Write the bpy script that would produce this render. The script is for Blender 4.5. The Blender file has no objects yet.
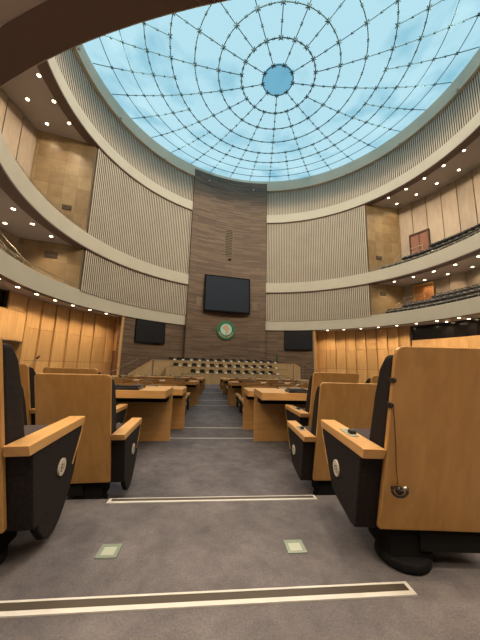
import bpy, math, random
from mathutils import Matrix, Vector
random.seed(7)
scene = bpy.context.scene
COL = scene.collection
PI = math.pi
def R(d): return math.radians(d)

# ------------------------------------------------------------------ heights: camera eye is at 2.0 m
ZC = 2.0
CX, CY = 4.735, 20.413          # centre of the round hall
AX = -10.2                      # azimuth of the hall's axis (towards the tall pier)

# ------------------------------------------------------------------ materials
def new_mat(name):
    m = bpy.data.materials.new(name); m.use_nodes = True
    return m, m.node_tree.nodes, m.node_tree.links
def bsdf(nodes): return nodes['Principled BSDF']
def plain(name, col, rough=.6, metal=0.0, spec=.5, noise=0.0, scale=6.0):
    m, n, l = new_mat(name); b = bsdf(n)
    b.inputs['Base Color'].default_value = (*col, 1); b.inputs['Roughness'].default_value = rough
    b.inputs['Metallic'].default_value = metal; b.inputs['Specular IOR Level'].default_value = spec
    if noise:
        tc = n.new('ShaderNodeTexCoord'); nz = n.new('ShaderNodeTexNoise'); nz.inputs['Scale'].default_value = scale
        nz.inputs['Detail'].default_value = 6
        cr = n.new('ShaderNodeValToRGB')
        cr.color_ramp.elements[0].position = .3; cr.color_ramp.elements[1].position = .7
        cr.color_ramp.elements[0].color = (*[c*(1-noise) for c in col], 1)
        cr.color_ramp.elements[1].color = (*[min(1, c*(1+noise)) for c in col], 1)
        l.new(tc.outputs['Object'], nz.inputs['Vector']); l.new(nz.outputs['Fac'], cr.inputs['Fac'])
        l.new(cr.outputs['Color'], b.inputs['Base Color'])
    return m
def wood(name, c1, c2, rough=.35, stretch=(14, 14, 1.2), rnd=0.0, coord='Object', spec=.5):
    m, n, l = new_mat(name); b = bsdf(n)
    tc = n.new('ShaderNodeTexCoord'); mp = n.new('ShaderNodeMapping'); mp.inputs['Scale'].default_value = stretch
    nz = n.new('ShaderNodeTexNoise'); nz.inputs['Scale'].default_value = 1.6; nz.inputs['Detail'].default_value = 8
    nz.inputs['Distortion'].default_value = .6
    cr = n.new('ShaderNodeValToRGB'); e = cr.color_ramp.elements
    e[0].position = .32; e[0].color = (*c1, 1); e[1].position = .68; e[1].color = (*c2, 1)
    l.new(tc.outputs[coord], mp.inputs['Vector']); l.new(mp.outputs['Vector'], nz.inputs['Vector'])
    l.new(nz.outputs['Fac'], cr.inputs['Fac'])
    out = cr.outputs['Color']
    if rnd:
        g = n.new('ShaderNodeNewGeometry'); mr = n.new('ShaderNodeMapRange')
        mr.inputs['To Min'].default_value = 1-rnd; mr.inputs['To Max'].default_value = 1+rnd
        l.new(g.outputs['Random Per Island'], mr.inputs['Value'])
        mx = n.new('ShaderNodeVectorMath'); mx.operation = 'SCALE'
        l.new(out, mx.inputs[0]); l.new(mr.outputs['Result'], mx.inputs['Scale']); out = mx.outputs['Vector']
    l.new(out, b.inputs['Base Color']); b.inputs['Roughness'].default_value = rough
    b.inputs['Specular IOR Level'].default_value = spec
    return m
def emit(name, col, strength):
    m, n, l = new_mat(name); b = bsdf(n)
    b.inputs['Base Color'].default_value = (*col, 1)
    b.inputs['Emission Color'].default_value = (*col, 1); b.inputs['Emission Strength'].default_value = strength
    return m
M = {}
M['chair_wood'] = wood('chair_wood', (.46, .255, .085), (.56, .325, .115), .38, (10, 10, 1.0))
M['arm_wood'] = wood('arm_wood', (.58, .325, .12), (.70, .42, .17), .33, (12, 1.5, 12))
M['edge_wood'] = plain('edge_wood', (.62, .36, .15), .45)
M['desk_wood'] = wood('desk_wood', (.56, .32, .12), (.66, .40, .16), .38, (1.2, 10, 10))
M['fabric'] = plain('fabric', (.019, .016, .017), .95, spec=.2, noise=.25, scale=60)
M['seat_fabric'] = plain('seat_fabric', (.055, .045, .050), .95, spec=.2, noise=.25, scale=80)
M['dark_metal'] = plain('dark_metal', (.008, .008, .009), .8, spec=.15)
M['black'] = plain('black', (.012, .012, .014), .35)
M['plate'] = plain('plate', (.60, .57, .50), .4)
M['ink'] = plain('ink', (.03, .03, .03), .7)
M['ink_pale'] = plain('ink_pale', (.30, .28, .25), .7)
M['steel'] = plain('steel', (.55, .55, .53), .3, metal=.9)
M['clear_switch'] = plain('clear_switch', (.42, .52, .52), .12)
M['white_strip'] = plain('white_strip', (.52, .53, .54), .5)
M['dark_strip'] = plain('dark_strip', (.045, .035, .025), .6)
M['cream'] = plain('cream', (.53, .50, .41), .6, noise=.04, scale=.6)
M['ring_cream'] = plain('ring_cream', (.66, .56, .42), .65, noise=.04, scale=.6)
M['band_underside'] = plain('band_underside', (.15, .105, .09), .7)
M['flute'] = plain('flute', (.54, .48, .39), .7, noise=.07, scale=.5)
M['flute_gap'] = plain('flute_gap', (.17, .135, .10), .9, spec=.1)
M['soffit'] = plain('soffit', (.44, .40, .385), .8, noise=.04, scale=.4)
M['stone'] = None
M['gallery_panel'] = wood('gallery_panel', (.31, .25, .19), (.38, .31, .24), .55, (2, 2, .4), rnd=.12)
M['reveal'] = plain('reveal', (.06, .035, .02), .8)
M['orange_wood'] = wood('orange_wood', (.48, .275, .105), (.58, .35, .145), .42, (3, 3, .3), rnd=.12)
M['door_wood'] = plain('door_wood', (.20, .075, .035), .5, noise=.15, scale=3)
M['orange_door'] = plain('orange_door', (.42, .17, .05), .5, noise=.1, scale=3)
M['dark_glass'] = plain('dark_glass', (.010, .008, .008), .15)
M['podium_wood'] = wood('podium_wood', (.42, .30, .155), (.50, .365, .20), .45, (1.5, 1.5, .6))
M['step_riser'] = plain('step_riser', (.38, .34, .28), .9)
M['glass_green'] = plain('glass_green', (.20, .26, .23), .2)
M['glass_pale'] = plain('glass_pale', (.36, .42, .37), .2)
M['screen'] = plain('screen', (.028, .037, .052), .45, spec=.04)
M['screen_small'] = plain('screen_small', (.010, .011, .015), .5, spec=.2)
M['bezel'] = plain('bezel', (.006, .006, .007), .8, spec=.1)
M['grille'] = plain('grille', (.20, .15, .105), .8)
M['green'] = plain('green', (.015, .20, .085), .5)
M['leaf_gold'] = plain('leaf_gold', (.42, .36, .22), .5)
M['map_tan'] = plain('map_tan', (.62, .42, .25), .6)
M['pale_cyan'] = plain('pale_cyan', (.42, .68, .62), .6)
M['map_ring'] = plain('map_ring', (.02, .11, .045), .5)
M['seat_dark'] = plain('seat_dark', (.022, .024, .030), .8)
M['seat_shell'] = plain('seat_shell', (.33, .30, .25), .6)
M['seat_blue'] = plain('seat_blue', (.025, .045, .085), .8)
M['rail_metal'] = plain('rail_metal', (.36, .33, .26), .35, metal=.6)
M['vent_dark'] = plain('vent_dark', (.02, .018, .015), .8)
M['dome_steel'] = plain('dome_steel', (.11, .21, .26), .9, spec=0.0)
M['lamp'] = emit('lamp', (1.0, .80, .50), 14)
M['lamp_trim'] = plain('lamp_trim', (.55, .50, .42), .4)
M['outlet'] = plain('outlet', (.50, .36, .20), .5)
M['cord'] = plain('cord', (.10, .04, .02), .6)
M['paper'] = plain('paper', (.66, .66, .62), .7)
M['plant'] = plain('plant', (.02, .12, .06), .8)

def stone_mat():
    m, n, l = new_mat('stone'); b = bsdf(n)
    tc = n.new('ShaderNodeTexCoord'); br = n.new('ShaderNodeTexBrick')
    br.offset = 0.0; br.inputs['Scale'].default_value = 1
    br.inputs['Brick Width'].default_value = 1.15; br.inputs['Row Height'].default_value = 1.25
    br.inputs['Mortar Size'].default_value = .008; br.inputs['Bias'].default_value = 0
    br.inputs['Color1'].default_value = (.24, .165, .085, 1); br.inputs['Color2'].default_value = (.34, .25, .135, 1)
    br.inputs['Mortar'].default_value = (.16, .11, .06, 1)
    nz = n.new('ShaderNodeTexNoise'); nz.inputs['Scale'].default_value = 1.5; nz.inputs['Detail'].default_value = 6
    mx = n.new('ShaderNodeMixRGB'); mx.blend_type = 'OVERLAY'; mx.inputs['Fac'].default_value = .35
    l.new(tc.outputs['UV'], br.inputs['Vector']); l.new(tc.outputs['Object'], nz.inputs['Vector'])
    l.new(br.outputs['Color'], mx.inputs['Color1']); l.new(nz.outputs['Fac'], mx.inputs['Color2'])
    l.new(mx.outputs['Color'], b.inputs['Base Color']); b.inputs['Roughness'].default_value = .38
    return m
M['stone'] = stone_mat()
def plank_mat():
    m, n, l = new_mat('pier_planks'); b = bsdf(n)
    tc = n.new('ShaderNodeTexCoord'); br = n.new('ShaderNodeTexBrick'); br.offset = .37; br.offset_frequency = 2
    br.inputs['Scale'].default_value = 1; br.inputs['Brick Width'].default_value = 2.6; br.inputs['Row Height'].default_value = .17
    br.inputs['Mortar Size'].default_value = .010; br.inputs['Bias'].default_value = -.1
    br.inputs['Color1'].default_value = (.110, .070, .046, 1); br.inputs['Color2'].default_value = (.195, .130, .084, 1)
    br.inputs['Mortar'].default_value = (.085, .052, .035, 1)
    nz = n.new('ShaderNodeTexNoise'); nz.inputs['Scale'].default_value = .35; nz.inputs['Detail'].default_value = 5
    mp = n.new('ShaderNodeMapping'); mp.inputs['Scale'].default_value = (1, 1, 9)
    mx = n.new('ShaderNodeMixRGB'); mx.blend_type = 'OVERLAY'; mx.inputs['Fac'].default_value = .45
    l.new(tc.outputs['UV'], br.inputs['Vector']); l.new(tc.outputs['Object'], mp.inputs['Vector'])
    l.new(mp.outputs['Vector'], nz.inputs['Vector'])
    l.new(br.outputs['Color'], mx.inputs['Color1']); l.new(nz.outputs['Fac'], mx.inputs['Color2'])
    l.new(mx.outputs['Color'], b.inputs['Base Color']); b.inputs['Roughness'].default_value = .6
    return m
M['planks'] = plank_mat()
def carpet_mat():
    m, n, l = new_mat('carpet'); b = bsdf(n)
    tc = n.new('ShaderNodeTexCoord')
    n1 = n.new('ShaderNodeTexNoise'); n1.inputs['Scale'].default_value = 3.2; n1.inputs['Detail'].default_value = 5
    n2 = n.new('ShaderNodeTexNoise'); n2.inputs['Scale'].default_value = 130; n2.inputs['Detail'].default_value = 3
    n3 = n.new('ShaderNodeTexNoise'); n3.inputs['Scale'].default_value = 9; n3.inputs['Detail'].default_value = 9; n3.inputs['Roughness'].default_value = .7; n3.inputs['Distortion'].default_value = .2
    c1 = n.new('ShaderNodeValToRGB'); e = c1.color_ramp.elements
    e[0].position = .25; e[0].color = (.088, .086, .101, 1); e[1].position = .75; e[1].color = (.146, .141, .162, 1)
    c2 = n.new('ShaderNodeValToRGB'); e = c2.color_ramp.elements
    e[0].position = .35; e[0].color = (.45, .45, .45, 1); e[1].position = .65; e[1].color = (.62, .62, .62, 1)
    c3 = n.new('ShaderNodeValToRGB'); e = c3.color_ramp.elements
    e[0].position = .35; e[0].color = (.38, .38, .38, 1); e[1].position = .68; e[1].color = (.62, .60, .58, 1)
    mx = n.new('ShaderNodeMixRGB'); mx.blend_type = 'OVERLAY'; mx.inputs['Fac'].default_value = .8
    my = n.new('ShaderNodeMixRGB'); my.blend_type = 'OVERLAY'; my.inputs['Fac'].default_value = .85
    for q in (n1, n2, n3): l.new(tc.outputs['Object'], q.inputs['Vector'])
    l.new(n1.outputs['Fac'], c1.inputs['Fac']); l.new(n2.outputs['Fac'], c2.inputs['Fac']); l.new(n3.outputs['Fac'], c3.inputs['Fac'])
    l.new(c1.outputs['Color'], mx.inputs['Color1']); l.new(c2.outputs['Color'], mx.inputs['Color2'])
    l.new(mx.outputs['Color'], my.inputs['Color1']); l.new(c3.outputs['Color'], my.inputs['Color2'])
    l.new(my.outputs['Color'], b.inputs['Base Color']); b.inputs['Roughness'].default_value = .95
    b.inputs['Specular IOR Level'].default_value = .15
    bp = n.new('ShaderNodeBump'); bp.inputs['Strength'].default_value = .35; bp.inputs['Distance'].default_value = .004
    l.new(n2.outputs['Fac'], bp.inputs['Height']); l.new(bp.outputs['Normal'], b.inputs['Normal'])
    return m
M['carpet'] = carpet_mat()
def dome_mat(name, base, strength, patch_shade=.24):
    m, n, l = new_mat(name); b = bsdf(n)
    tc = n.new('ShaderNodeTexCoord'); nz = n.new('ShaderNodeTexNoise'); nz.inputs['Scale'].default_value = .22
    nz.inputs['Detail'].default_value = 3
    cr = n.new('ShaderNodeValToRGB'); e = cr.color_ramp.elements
    e[0].position = .30; e[0].color = (*[c*(1-patch_shade*k) for c, k in zip(base, (1.9, 1.1, .8))], 1)  # darker noise patches in the glow paint the shade of structure above the glass
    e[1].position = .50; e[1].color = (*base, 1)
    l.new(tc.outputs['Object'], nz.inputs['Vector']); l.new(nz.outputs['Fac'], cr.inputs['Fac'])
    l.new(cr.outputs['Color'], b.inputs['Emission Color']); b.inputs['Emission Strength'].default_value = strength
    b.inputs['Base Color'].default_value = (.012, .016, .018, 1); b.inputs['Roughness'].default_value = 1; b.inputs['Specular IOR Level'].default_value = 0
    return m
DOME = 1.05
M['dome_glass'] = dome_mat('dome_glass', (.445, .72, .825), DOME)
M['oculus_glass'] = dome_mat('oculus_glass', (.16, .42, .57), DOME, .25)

# ------------------------------------------------------------------ mesh helpers
class MB:
    def __init__(s): s.v = []; s.f = []; s.uv = {}; s.dark = set()
    def add(s, vs, fs, T=None):
        b = len(s.v)
        s.v += [tuple(T @ Vector(p)) if T is not None else tuple(p) for p in vs]
        s.f += [tuple(b+i for i in f) for f in fs]
        return b
    def box(s, x0, x1, y0, y1, z0, z1, T=None):
        s.add([(x0, y0, z0), (x1, y0, z0), (x1, y1, z0), (x0, y1, z0), (x0, y0, z1), (x1, y0, z1), (x1, y1, z1), (x0, y1, z1)],
              [(0, 3, 2, 1), (4, 5, 6, 7), (0, 1, 5, 4), (1, 2, 6, 5), (2, 3, 7, 6), (3, 0, 4, 7)], T)
    def prism(s, pts, lo, hi, axis='x', T=None):
        """closed polygon pts extruded from lo to hi along an axis"""
        def P(a, b, c): return {'x': (c, a, b), 'y': (a, c, b), 'z': (a, b, c)}[axis]
        n = len(pts)
        vs = [P(a, b, lo) for a, b in pts]+[P(a, b, hi) for a, b in pts]
        fs = [tuple(range(n))[::-1], tuple(range(n, 2*n))]+[(i, (i+1) % n, n+(i+1) % n, n+i) for i in range(n)]
        s.add(vs, fs, T)
    def tube(s, pts, r, n=8, T=None, closed=False, r1=None):
        pts = [Vector(p) for p in pts]; m = len(pts); vs = []
        for i, p in enumerate(pts):
            if closed: d = pts[(i+1) % m]-pts[i-1]
            else: d = pts[min(i+1, m-1)]-pts[max(i-1, 0)]
            d.normalize(); a = d.cross(Vector((0, 0, 1)))
            if a.length < 1e-3: a = d.cross(Vector((1, 0, 0)))
            a.normalize(); b = d.cross(a)
            rr = r if r1 is None else r+(r1-r)*i/(m-1)
            vs += [p+(a*math.cos(2*PI*k/n)+b*math.sin(2*PI*k/n))*rr for k in range(n)]
        fs = []
        for i in range(m if closed else m-1):
            j = (i+1) % m
            fs += [(i*n+k, i*n+(k+1) % n, j*n+(k+1) % n, j*n+k) for k in range(n)]
        if not closed: fs += [tuple(range(n))[::-1], tuple(range((m-1)*n, m*n))]
        s.add(vs, fs, T)
    def cyl(s, c, axis, r, h, n=24, T=None):
        a = Vector(axis).normalized()*h/2; c = Vector(c); s.tube([c-a, c+a], r, n, T)
    def ball(s, c, rx, ry=None, rz=None, nu=8, nv=6, T=None):
        ry = ry or rx; rz = rz or rx; vs = []; fs = []
        for j in range(nv+1):
            t = PI*j/nv
            for i in range(nu):
                u = 2*PI*i/nu; vs.append((c[0]+rx*math.sin(t)*math.cos(u), c[1]+ry*math.sin(t)*math.sin(u), c[2]+rz*math.cos(t)))
        for j in range(nv):
            for i in range(nu):
                a, b = j*nu+i, j*nu+(i+1) % nu; fs.append((a, b, b+nu, a+nu))
        s.add(vs, fs, T)
    def build(s, name, mat, parent=None, smooth=False, bevel=0, seg=2):
        me = bpy.data.meshes.new(name); me.from_pydata(s.v, [], s.f); me.update()
        if s.uv:
            ul = me.uv_layers.new(name='UVMap')
            for lp in me.loops: ul.data[lp.index].uv = s.uv.get(lp.vertex_index, (0, 0))
        if mat: me.materials.append(M[mat])
        if s.dark:
            me.materials.append(M['flute_gap'])
            for q in me.polygons:
                if frozenset(q.vertices) in s.dark: q.material_index = 1
        bm_fix(me)
        if smooth:
            for p in me.polygons: p.use_smooth = True
        o = bpy.data.objects.new(name, me); COL.objects.link(o)
        if parent: o.parent = parent
        if bevel:
            md = o.modifiers.new('bevel', 'BEVEL'); md.width = bevel; md.segments = seg; md.limit_method = 'ANGLE'; md.angle_limit = R(35)
            md.harden_normals = False
        return o
import bmesh
def bm_fix(me):
    bm = bmesh.new(); bm.from_mesh(me); bmesh.ops.recalc_face_normals(bm, faces=bm.faces); bm.to_mesh(me); bm.free()
def tag(o, label, cat, group=None):
    o['label'] = label; o['category'] = cat
    if group: o['group'] = group
    return o
def struct(o): o['kind'] = 'structure'; return o
def empty(name, loc=(0, 0, 0), rz=0, label=None, cat=None, group=None):
    o = bpy.data.objects.new(name, None); COL.objects.link(o); o.location = loc; o.rotation_euler = (0, 0, rz)
    o.empty_display_size = .1
    if label: tag(o, label, cat, group)
    return o
def copy_tree(o, parent=None):
    c = o.copy(); COL.objects.link(c)
    if parent: c.parent = parent
    for ch in list(o.children): copy_tree(ch, c)
    return c
def pol(az, r, z=0.0):
    a = R(az); return (CX+r*math.sin(a), CY+r*math.cos(a), z)
def sector(mb, prof, a0, a1, step=1.5, uvr=None):
    """closed (r,z) profile swept around the hall centre between two azimuths"""
    full = abs(a1-a0) >= 359.9
    n = max(1, int(math.ceil(abs(a1-a0)/step))); m = len(prof); base = len(mb.v); cnt = n if full else n+1
    for i in range(cnt):
        az = a0+(a1-a0)*i/n
        for j, (r, z) in enumerate(prof):
            mb.v.append(pol(az, r, z+ZC)); mb.uv[base+i*m+j] = (R(az)*(uvr or r), z)
    for i in range(n):
        k = (i+1) % cnt
        for j in range(m):
            q = (j+1) % m; mb.f.append((base+i*m+j, base+k*m+j, base+k*m+q, base+i*m+q))
    if not full:
        mb.f.append(tuple(base+j for j in range(m))); mb.f.append(tuple(base+n*m+j for j in range(m))[::-1])
def fluted(mb, a0, a1, z0, z1, r=17.95, depth=.14, pitch=.78, duty=.60):
    n = int(round(abs(a1-a0)/pitch)); pitch = (a1-a0)/n; pts = []
    for i in range(n):
        a = a0+i*pitch
        pts += [(a, r), (a+pitch*(1-duty)*.98, r), (a+pitch*(1-duty), r-depth), (a+pitch*.995, r-depth)]
    pts.append((a1, r)); b = len(mb.v); m = len(pts)
    full = abs(a1-a0) >= 359.9
    for a, rr in pts: mb.v.append(pol(a, rr, z0+ZC))
    for a, rr in pts: mb.v.append(pol(a, rr, z1+ZC))
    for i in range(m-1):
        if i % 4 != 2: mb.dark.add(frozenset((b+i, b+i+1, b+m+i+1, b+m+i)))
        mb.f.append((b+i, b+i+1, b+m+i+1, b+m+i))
    # back so that the wall has thickness
    c = len(mb.v); k = max(2, int(abs(a1-a0)/3)); 
    for i in range(k+1):
        a = a0+(a1-a0)*i/k; mb.v.append(pol(a, r+.35, z0+ZC)); mb.v.append(pol(a, r+.35, z1+ZC))
    for i in range(k): mb.f.append((c+2*i, c+2*i+2, c+2*i+3, c+2*i+1))
    if not full:
        mb.f.append((b, b+m, c+1, c)); mb.f.append((b+m-1, b+2*m-1, c+2*k+1, c+2*k))

# ================================================================== CAMERA
cam_d = bpy.data.cameras.new('camera'); cam = bpy.data.objects.new('camera', cam_d); COL.objects.link(cam)
p, r_, yaw = R(9.45), R(1.55), R(5.4)
F = Vector((0, math.cos(p), math.sin(p))); X = Vector((1, 0, 0)); U = Vector((0, -math.sin(p), math.cos(p)))
X2 = X*math.cos(r_)+U*math.sin(r_); U2 = -X*math.sin(r_)+U*math.cos(r_)
Rz = Matrix.Rotation(-yaw, 3, 'Z'); X2, U2, F = Rz @ X2, Rz @ U2, Rz @ F
mt = Matrix((X2, U2, -F)).transposed().to_4x4(); mt.translation = Vector((0, 0, ZC))
cam.matrix_world = mt
cam_d.sensor_fit = 'VERTICAL'; cam_d.sensor_height = 36.0; cam_d.lens = 36.0*276/640; cam_d.clip_start = .05; cam_d.clip_end = 200
scene.camera = cam

# ================================================================== FLOOR (shallow tiers going down towards the podium)
lev = [(-9, -.83), (1.18, -.93), (2.16, -1.15), (4.70, -1.23), (5.83, -1.31), (9.55, -1.39), (11.55, -1.47), (15.6, -1.55),
       (17.0, -1.66), (21.2, -1.78), (22.8, -1.90), (41, None)]
prof = []
for i in range(len(lev)-1):
    prof += [(lev[i][0], lev[i][1]+ZC), (lev[i+1][0], lev[i][1]+ZC)]
fl = MB(); poly = prof+[(41, -.4), (-9, -.4)]
fl.prism(poly, -19, 30, 'x'); struct(fl.build('floor', 'carpet'))
def floor_z(y):
    z = lev[0][1]
    for yy, zz in lev:
        if zz is not None and y >= yy: z = zz
    return z+ZC

strips = [(1.114, 1.178, -.83, -.90, .80), (2.094, 2.158, -.93, -.665, .79), (4.64, 4.70, -1.15, -.62, .72), (5.77, 5.83, -1.23, -.56, .70),
          (9.48, 9.55, -1.31, -.53, .68), (11.47, 11.55, -1.39, -.50, .66), (15.52, 15.6, -1.47, -.5, .66), (21.1, 21.2, -1.66, -.5, .66)]
strip_lab = ['white metal stair nosing with dark grip insert, the long one nearest the camera',
    'white stair nosing across the carpet just past the two front armchairs', 'white stair nosing between the two nearest desk ends',
    'white stair nosing just behind the nearest desks, fourth from the camera', 'thin white stair nosing in the middle of the aisle, fifth from the camera',
    'thin white stair nosing far down the aisle, sixth from the camera', 'faint white stair nosing far down the aisle, seventh from the camera',
    'faint white stair nosing nearest the podium']
for (y0, y1, z, xa, xb), lb in zip(strips, strip_lab):
    e = empty('stair_nosing', ((xa+xb)/2, (y0+y1)/2, z+ZC), 0, lb, 'stair nosing', 'nosings along the aisle')
    hw, hd = (xb-xa)/2, (y1-y0)/2
    m = MB(); m.box(-hw, hw, -hd, -hd*.38, 0, .005); m.box(-hw, hw, hd*.72, hd, 0, .005)
    m.box(-hw, -hw+.02, -hd*.38, hd*.72, 0, .005); m.box(hw-.015, hw, -hd*.38, hd*.72, 0, .005); m.build('nosing_frame', 'white_strip', e)
    g = MB(); g.box(-hw+.02, hw-.015, -hd*.38, hd*.72, 0, .004); g.build('grip_insert', 'dark_strip', e)
for x, y, lb in ((-.473, 1.60, 'small square glass floor light in the carpet, left of the aisle centre'),
                 (.472, 1.585, 'small square glass floor light in the carpet, right of the aisle centre')):
    e = empty('floor_light', (x, y, -.93+ZC), 0, lb, 'floor light', 'square floor lights')
    m = MB()
    for a, b, c, d in ((-.05, .05, -.052, -.034), (-.05, .05, .034, .052), (-.05, -.032, -.034, .034), (.032, .05, -.034, .034)): m.box(a, b, c, d, 0, .006)
    m.build('light_frame', 'glass_green', e); g = MB(); g.box(-.032, .032, -.034, .034, 0, .004); g.build('light_glass', 'glass_pale', e)

# ================================================================== ROUND HALL SHELL
G0, G1 = AX-62.5, AX+62.5            # galleries open outside this span
P0, P1 = -28.4, 8.0                   # the tall pier
# fluted walls
for nm, a0, a1, z0, z1 in (('wall_left_upper', G0, P0, 11.8, 21.3), ('wall_right_upper', P1, G1, 11.8, 21.3),
                           ('wall_left_middle', G0, P0, 6.4, 10.6), ('wall_right_middle', P1, G1, 6.4, 10.6)):
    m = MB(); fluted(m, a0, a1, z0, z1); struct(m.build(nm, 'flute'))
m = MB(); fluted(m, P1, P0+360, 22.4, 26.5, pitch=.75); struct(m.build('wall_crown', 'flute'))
# cream bands
def band(name, z0, z1, rin, rout=18.4, a0=P1, a1=P0+360, mat='cream', gap=.10):
    m = MB(); sector(m, [(rin, z0+.0), (rin, z1), (rout, z1), (rout, z0)], a0, a1); o = struct(m.build(name, mat))
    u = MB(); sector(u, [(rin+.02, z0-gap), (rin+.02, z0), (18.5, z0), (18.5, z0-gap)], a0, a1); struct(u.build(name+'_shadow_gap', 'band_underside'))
band('trim_1', 5.08, 6.50, 17.93, gap=.012)
band('trim_2', 10.51, 11.87, 17.60)
band('trim_3', 21.25, 22.50, 17.60)
m = MB(); sector(m, [(17.49, 26.42), (17.57, 28.05), (18.2, 28.3), (18.2, 26.42)], P1, P0+360); struct(m.build('trim_4', 'ring_cream'))
m = MB(); sector(m, [(17.50, 27.55), (17.57, 28.05), (18.2, 28.3), (18.2, 27.55)], P0, P1); struct(m.build('trim_5', 'ring_cream'))
# tall pier and brown plank wall at the lower level
m = MB(); sector(m, [(17.46, -2), (17.46, 27.6), (18.6, 27.6), (18.6, -2)], P0, P1, 1.2, uvr=17.5); struct(m.build('wall_pier', 'planks'))
for nm, a0, a1 in (('wall_pier_left', -54.5, P0), ('wall_pier_right', P1, 29.3)):
    m = MB(); sector(m, [(18.12, -2), (18.12, 5.05), (18.7, 5.05), (18.7, -2)], a0, a1, 1.2, uvr=17.5); struct(m.build(nm, 'planks'))
# soffits / gallery floors
for nm, z0, z1, r0, r1 in (('ceiling_lower', 5.09, 5.3, 18.35, 27), ('ceiling_middle', 10.52, 10.8, 18.35, 24), ('ceiling_upper', 21.26, 21.6, 18.35, 24)):
    m = MB(); sector(m, [(r0, z0), (r0, z1), (r1, z1), (r1, z0)], -28+36, 332, 3); struct(m.build(nm, 'soffit'))
m = MB(); sector(m, [(18.35, 6.0), (18.35, 5.3), (24, 5.3), (24, 6.0)], G1-1, G0+361, 3); struct(m.build('floor_lower_gallery', 'carpet'))
m = MB(); sector(m, [(18.35, 11.2), (18.35, 10.8), (24, 10.8), (24, 11.2)], G1-1, G0+361, 3); struct(m.build('floor_upper_gallery', 'carpet'))
# stone end walls of the galleries
def radial_wall(name, az_a, ra, az_b, rb, z0, z1, mat='stone'):
    a, b = Vector(pol(az_a, ra)), Vector(pol(az_b, rb)); L = (b-a).length; d = (b-a)/L; nrm = Vector((-d.y, d.x, 0))*.12
    m = MB(); vs = []
    for q in (a-nrm, b-nrm, b+nrm, a+nrm):
        for z in (z0+ZC, z1+ZC): vs.append((q.x, q.y, z))
    m.add(vs, [(0, 2, 3, 1), (2, 4, 5, 3), (4, 6, 7, 5), (6, 0, 1, 7), (0, 6, 4, 2), (1, 3, 5, 7)])
    for i in range(8): m.uv[i] = ((0 if i // 2 in (0, 3) else L), (z0 if i % 2 == 0 else z1))
    return struct(m.build(name, mat))
CRN = 69.2; RB = 22.3
for sg, nm in ((-1, 'left'), (1, 'right')):
    for lv, z0, z1 in (('upper', 11.2, 21.26), ('lower', 6.0, 10.52)):
        radial_wall('wall_%s_end_%s' % (lv, nm), AX+sg*62.6, 18.0, AX+sg*CRN, RB, z0, z1)
# gallery back walls: tall panels with dark reveals
def panel_wall(name, a0, a1, r, z0, z1, step, mat, gap=.10, tilt=0.0, seams=(), thick=.12, jit=0.0):
    b = MB(); sector(b, [(r+.10, z0), (r+.10, z1), (r+.4, z1), (r+.4, z0)], min(a0, a1), max(a0, a1), 3); struct(b.build(name+'_backing', 'reveal'))
    m = MB(); n = int(round(abs(a1-a0)/step)); st = (a1-a0)/n
    zs = [z0]+list(seams)+[z1]
    for i in range(n):
        p0, p1 = a0+i*st+st*gap/2, a0+(i+1)*st-st*gap/2
        for k in range(len(zs)-1):
            za, zb = zs[k]+.012+ZC, zs[k+1]-.012+ZC
            A, B = pol(p0, r-max(tilt, 0)), pol(p1, r-max(-tilt, 0))
            C, D = pol(p1, r+thick), pol(p0, r+thick)
            m.add([(q[0], q[1], za) for q in (A, B, C, D)]+[(q[0], q[1], zb) for q in (A, B, C, D)],
                  [(0, 3, 2, 1), (4, 5, 6, 7), (0, 1, 5, 4), (1, 2, 6, 5), (2, 3, 7, 6), (3, 0, 4, 7)])
    return struct(m.build(name, mat))
for sg, nm in ((1, 'right'), (-1, 'left')):
    for lv, z0, z1 in (('upper', 11.2, 21.26), ('lower', 6.0, 10.52)):
        panel_wall('wall_%s_gallery_%s' % (lv, nm), AX+sg*CRN, AX+sg*(CRN+78), RB, z0, z1, 4.3, 'gallery_panel', gap=.05)
# orange timber wall of the hall floor, left and right
panel_wall('wall_left', -80.9, -51.5, 20.2, -2.0, 5.09, 4.1, 'orange_wood', gap=.015, tilt=.18, seams=(-.03, 2.62))
panel_wall('wall_right', 29.3, 62.6, 20.2, -2.0, 5.09, 3.6, 'orange_wood', gap=.02, tilt=-.22, seams=(-.03, 2.50))
panel_wall('wall_right_rear', 62.8, 110, 20.2, -2.0, 3.38, 5.4, 'orange_wood', gap=.012, seams=(2.2,))
panel_wall('wall_left_rear_lower', -116, -81.0, 22.5, -2.0, 1.45, 5.0, 'gallery_panel', gap=.012)
panel_wall('wall_left_rear', -110, -81.1, 20.0, 1.45, 3.7, 7.0, 'orange_wood', gap=.004)
panel_wall('wall_left_rear_upper', -86.6, -81.1, 20.0, 3.7, 5.09, 5.4, 'orange_wood', gap=.004)
m = MB(); sector(m, [(20.0, 1.42), (20.0, 1.50), (22.6, 1.50), (22.6, 1.42)], -110, -81.1, 3); struct(m.build('ceiling_left_recess', 'soffit'))
# dark control room windows
for nm, a0, a1, z0, z1, r in (('window_1', 62.8, 110, 3.38, 5.09, 20.5), ('window_2', -110, -86.7, 3.7, 5.09, 20.35)):
    m = MB(); sector(m, [(r, z0), (r, z1), (r+.08, z1), (r+.08, z0)], a0, a1, 3); w = struct(m.build(nm, 'dark_glass'))
    f = MB(); sector(f, [(r-.25, z0), (r-.25, z0+.06), (r, z0+.06), (r, z0)], a0, a1, 3)
    f.build('window_sill', 'orange_wood', w)
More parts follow.
